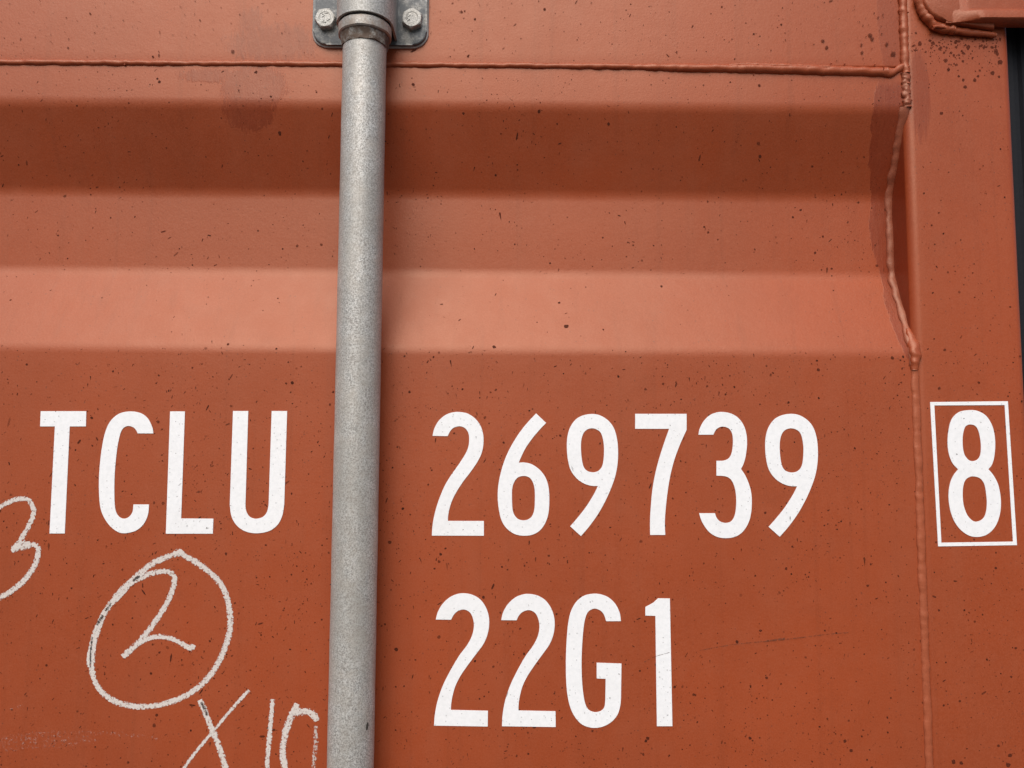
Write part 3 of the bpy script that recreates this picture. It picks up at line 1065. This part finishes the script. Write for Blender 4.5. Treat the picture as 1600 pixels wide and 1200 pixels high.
rnd = random.Random(5)
zlo, zhi = at(800, 1330).z, at(800, -120).z
cx = [(rnd.uniform(-0.55, X_S), rnd.uniform(zlo, zhi)) for _ in range(70)]
cnt = 0
while cnt < 13000:
    if rnd.random() < 0.14:
        q = rnd.choice(cx)
        x, z = rnd.gauss(q[0], 0.018), rnd.gauss(q[1], 0.018)
    else:
        x, z = rnd.uniform(-0.58, X_R - 0.004), rnd.uniform(zlo, zhi)
    if x > X_R - 0.004 or abs(x - X_S - 0.002) < 0.006 or z > Z_LEAF_TOP - 0.01 or abs(z - Z_RAIL) < 0.004:
        continue
    nz = normal(x, z).z
    if nz > 0.2 and rnd.random() < 0.75:
        continue
    if z > Z4 and rnd.random() < 0.45:
        continue
    cnt += 1
    s = math.exp(rnd.gauss(math.log(0.00038), 0.50))
    s = min(s, 0.0017)
    tone = min(0.95, max(0.22, rnd.gauss(0.60, 0.25)))
    red = rnd.random() ** 0.9
    w = 0.0
    if on_print(x, z):
        if rnd.random() < 0.35:
            continue
        w = 0.8
        tone *= 0.55
        s *= 0.62
    k = rnd.random()
    if k < 0.24 - 0.40 * x:
        ang = math.radians(rnd.gauss(62, 32)) if rnd.random() < 0.6 else rnd.uniform(0, math.pi)
        speck(x, z, s * rnd.uniform(1.3, 2.6), s * 0.55, ang, tone, red, 6, 0, w)
    elif k < 0.30 - 0.40 * x:
        speck(x, z, s, s * 0.6, math.radians(rnd.gauss(-92, 10)), tone, red, 6, s * rnd.uniform(1.5, 4), w)
    else:
        speck(x, z, s, s * rnd.uniform(0.75, 1.0), rnd.uniform(0, 3), tone, red, 7, 0, w)
# red-brown spots dripped below the hinge and around the corner
for _ in range(230):
    px = rnd.uniform(1424, 1564)
    py = 58 + abs(rnd.gauss(0, 26)) + (1574 - px) * 0.03
    if px < 1450 and rnd.random() < 0.6:
        continue
    p = hit(px, py)
    s = min(0.0021, math.exp(rnd.gauss(math.log(0.00062), 0.5)))
    speck(p.x, p.z, s, s * rnd.uniform(0.75, 1), rnd.uniform(0, 3), rnd.uniform(0.55, 0.85), 1.0, 9)
for px, py, r in [(1523, 125, 4), (1505, 125, 3.4), (1508, 136, 4), (1498, 119, 3), (1482, 109, 3.4), (1551, 114, 5), (1563, 97, 6), (1471, 177, 3.6), (1360, 55, 5), (1363, 61, 4),
                  (1292, 74, 4), (1286, 64, 4), (1347, 82, 3.4), (1386, 69, 4), (1396, 84, 6), (885, 510, 5), (1528, 119, 3), (1561, 120, 3), (1346, 70, 3), (772, 542, 4),
                  (1578, 1180, 4), (1575, 1195, 5), (1560, 1165, 3), (1490, 1190, 4.5), (1502, 1192, 4), (1330, 1173, 3.6), (1320, 1158, 3.4), (874, 473, 3), (249, 128, 3.4), (246, 123, 2.6), (400, 113, 3.6)]:
    p = hit(px, py)
    speck(p.x, p.z, r * 0.00040, r * 0.00037, rnd.uniform(0, 3), 0.75, 0.75 if px > 1000 else 0.3, 10)
so = obj('dirt_speck', SV, SF, M_SPECK, door, True)
ca = so.data.color_attributes.new('tone', 'FLOAT_COLOR', 'POINT')
for i, t in enumerate(ST):
    ca.data[i].color = t
so['kind'] = 'stuff'

# ------------------------------------------------------------------ locking rod
ROD_Y = -0.0275
pa, pb, pc = at(570.2, 100, ROD_Y), at(560, 600, ROD_Y), at(546.3, 1190, ROD_Y)
ROD_X = (pa.x + pb.x + pc.x) / 3
ROD_R = 0.01775
rod = empty('locking_rod', (ROD_X, ROD_Y, Z_LEAF_BOT - 0.02), 'pale grey galvanised locking rod standing upright in front of the red door', 'locking rod')


def lathe(name, prof, m, parent, seg=64, rough=0.0, freq=300, seed=0.0, smooth=True, sharp=35):
    bm = bmesh.new()
    rings = []
    for r, z in prof:
        ring = []
        for k in range(seg):
            a = 2 * math.pi * k / seg
            d = Vector((math.cos(a), math.sin(a), 0))
            p = Vector((ROD_X, ROD_Y, z)) + d * r
            if rough:
                e = rough * noise.noise(Vector((p.x * freq + seed, p.y * freq, p.z * freq)))
                p += d * e + Vector((0, 0, e * 0.8))
            ring.append(bm.verts.new(p))
        rings.append(ring)
    for a, b in zip(rings, rings[1:]):
        for k in range(seg):
            bm.faces.new((a[k], a[(k + 1) % seg], b[(k + 1) % seg], b[k]))
    bm.faces.new(rings[0])
    bm.faces.new(list(reversed(rings[-1])))
    return from_bm(name, bm, m, parent, smooth, autosmooth=math.radians(sharp))


zs = [Z_LEAF_BOT - 0.02 + (Z_LEAF_TOP + 0.03 - Z_LEAF_BOT + 0.02) * i / 120 for i in range(121)]
lathe('tube', [(ROD_R + 0.00008 * math.sin(i * 1.7), z) for i, z in enumerate(zs)], M_GALV, rod)
COL_R = 0.0217
zc0 = at(571, 20.5, ROD_Y - COL_R).z
zc1 = at(571, 36, ROD_Y - COL_R).z
zc2 = at(571, 60, ROD_Y - ROD_R).z
lathe('collar', [(ROD_R, zc0), (COL_R - 0.0008, zc0), (COL_R, zc0 - 0.0008), (COL_R, (zc0 + zc1) / 2), (COL_R, zc1), (COL_R - 0.0010, zc1 - 0.0010), (ROD_R, zc1 - 0.0012)],
      M_COLLAR, rod, 72, 0.0003, 220)
wp = []
for i in range(13):
    t = i / 12
    wp.append((COL_R - 0.0012 - (COL_R - 0.0012 - ROD_R - 0.0006) * t ** 0.75, zc1 + 0.0002 - (zc1 - zc2) * t))
lathe('collar_weld', wp, M_WELD, rod, 96, 0.0017, 130, 4.0, sharp=60)
# seed-like stain on the tube
zt_ = at(571, 1138, ROD_Y - ROD_R).z
V, Fc = [], []
ang0 = math.atan2(-1, 0.02) + 0.0
axs = at(571.5, 1139, ROD_Y - ROD_R * 0.92)
off = (axs.x - ROD_X) / ROD_R
a0 = math.asin(max(-1, min(1, off)))
V.append((ROD_X + (ROD_R + 0.0003) * math.sin(a0), ROD_Y - (ROD_R + 0.0003) * math.cos(a0), axs.z))
for k in range(12):
    a = 2 * math.pi * k / 12
    u, w = 0.0013 * math.cos(a) + 0.0004 * math.sin(a), 0.0030 * math.sin(a)
    b = a0 + u / ROD_R
    V.append((ROD_X + (ROD_R + 0.0002) * math.sin(b), ROD_Y - (ROD_R + 0.0002) * math.cos(b), axs.z + w))
Fc = [(0, 1 + (k + 1) % 12, 1 + k) for k in range(12)]
mt = NT('brown_spot')
mt.b.inputs['Base Color'].default_value = (0.055, 0.048, 0.040, 1)
mt.b.inputs['Roughness'].default_value = 0.8
obj('stain_spot', V, Fc, mt.m, rod, True)

# ------------------------------------------------------------------ bracket that clasps the rod
PL_Y, PL_T = -0.0042, 0.0038
bxa, bxb = at(489, 30, PL_Y), at(667, 30, PL_Y)
BX = (bxa.x + bxb.x) / 2
bw = (bxb.x - bxa.x) / 2
bz0 = at(578, 70, PL_Y).z
bz1 = bz0 + 0.092
br = empty('rod_bracket', (BX, -0.001, bz0), 'galvanised grey bracket bolted to the red door, clasping the upper rod', 'bracket')
bm = bmesh.new()
cr = 0.0125
ol = []
for cx_, cz_, a0 in ((BX + bw - cr, bz1 - cr, 0), (BX - bw + cr, bz1 - cr, 90), (BX - bw + cr, bz0 + cr, 180), (BX + bw - cr, bz0 + cr, 270)):
    for k in range(9):
        a = math.radians(a0 + 90 * k / 8)
        ol.append((cx_ + cr * math.cos(a), cz_ + cr * math.sin(a)))
f_ = [bm.verts.new((a, PL_Y, b)) for a, b in ol]
b_ = [bm.verts.new((a, PL_Y + PL_T, b)) for a, b in ol]
bm.faces.new(f_)
bm.faces.new(list(reversed(b_)))
for i in range(len(ol)):
    j = (i + 1) % len(ol)
    bm.faces.new((f_[i], b_[i], b_[j], f_[j]))
bmesh.ops.bevel(bm, geom=[e for e in bm.edges if all(abs(v.co.y - PL_Y) < 1e-6 for v in e.verts)], offset=0.0016, segments=3, affect='EDGES', profile=0.5)
from_bm('base_plate', bm, M_PLATE, br, True, autosmooth=math.radians(40))
# sealant squeezed out round the plate
V, Fc = tube_data([Vector((a, -0.0003, b)) for a, b in ol + ol[:1]], lambda t: 0.0013, 8, 0.0005, 300, 1.0, 2.0)
ms = NT('grey_sealant')
ms.l(ms.mix(ms.noise(300), (0.30, 0.27, 0.25), (0.52, 0.49, 0.47)), ms.b.inputs['Base Color'])
ms.b.inputs['Roughness'].default_value = 0.6
obj('sealant', V, Fc, ms.m, br, True)
# arched housing: shell round the rod with feet on the plate
HR, HI = 0.0232, 0.0212
hz0 = at(571, 16, ROD_Y - HR).z
hz1 = bz1 - 0.004
arc = []
for r, rev in ((HR, False), (HI, True)):
    q = [(ROD_X - r, PL_Y + 0.0006)]
    for k in range(33):
        a = math.pi + math.pi * k / 32
        q.append((ROD_X + r * math.cos(a), ROD_Y + r * math.sin(a)))
    q.append((ROD_X + r, PL_Y + 0.0006))
    arc += list(reversed(q)) if rev else q
bm = bmesh.new()
m_ = len(arc)
rows = [[bm.verts.new((a, b, z)) for a, b in arc] for z in (hz0, hz0 + 0.0006, hz0 + 0.02, hz1)]
for ra, rb_ in zip(rows, rows[1:]):
    for i in range(m_):
        j = (i + 1) % m_
        bm.faces.new((ra[i], ra[j], rb_[j], rb_[i]))
h = m_ // 2
for row in (rows[0], rows[-1]):
    for i in range(h - 1):
        bm.faces.new((row[i], row[i + 1], row[m_ - 2 - i], row[m_ - 1 - i]))
from_bm('housing', bm, M_GALV2, br, True, autosmooth=math.radians(40))


def hex_bolt(cx_, cz_, rot):
    bm = bmesh.new()
    R_, hh = 0.0094, 0.0062
    prof = [(R_, 0.0), (R_, hh * 0.82), (R_ * 0.955, hh * 0.93), (R_ * 0.83, hh), (R_ * 0.55, hh), (R_ * 0.50, hh - 0.0003), (R_ * 0.2, hh - 0.0003)]
    rings = []
    seg = 24
    for pi, (r, d) in enumerate(prof):
        ring = []
        for k in range(seg):
            a = 2 * math.pi * k / seg + rot
            loc = (2 * math.pi * k / seg) % (math.pi / 3) - math.pi / 6
            hexr = r * math.cos(math.pi / 6) / math.cos(loc)
            rr = hexr if pi < 2 else (min(hexr, R_ * math.cos(math.pi / 6) * 1.06) if pi == 2 else r)
            ring.append(bm.verts.new((cx_ + rr * math.cos(a), PL_Y - d, cz_ + rr * math.sin(a))))
        rings.append(ring)
    for a_, b2 in zip(rings, rings[1:]):
        for k in range(seg):
            bm.faces.new((a_[k], a_[(k + 1) % seg], b2[(k + 1) % seg], b2[k]))
    bm.faces.new(rings[-1])
    bm.faces.new(list(reversed(rings[0])))
    # raised grade marks on the head
    for _ in range(7):
        u, w = random.uniform(-0.0045, 0.0045), random.uniform(-0.0045, 0.0045)
        mtx = Matrix.Translation((cx_ + u, PL_Y - hh, cz_ + w)) @ Matrix.Rotation(random.uniform(0, 3), 4, 'Y') @ Matrix.Diagonal((0.0028, 0.0004, 0.0005, 1))
        bmesh.ops.create_cube(bm, size=1.0, matrix=mtx)
    return from_bm('bolt', bm, M_BOLT, br, False)


for px, py, rt in ((507.5, 27, 0.10), (643.5, 27, 0.42)):
    p = at(px, py, PL_Y - 0.006)
    hex_bolt(p.x, p.z, rt)
    hex_bolt(p.x, bz1 - (p.z - bz0), rt + 0.3)
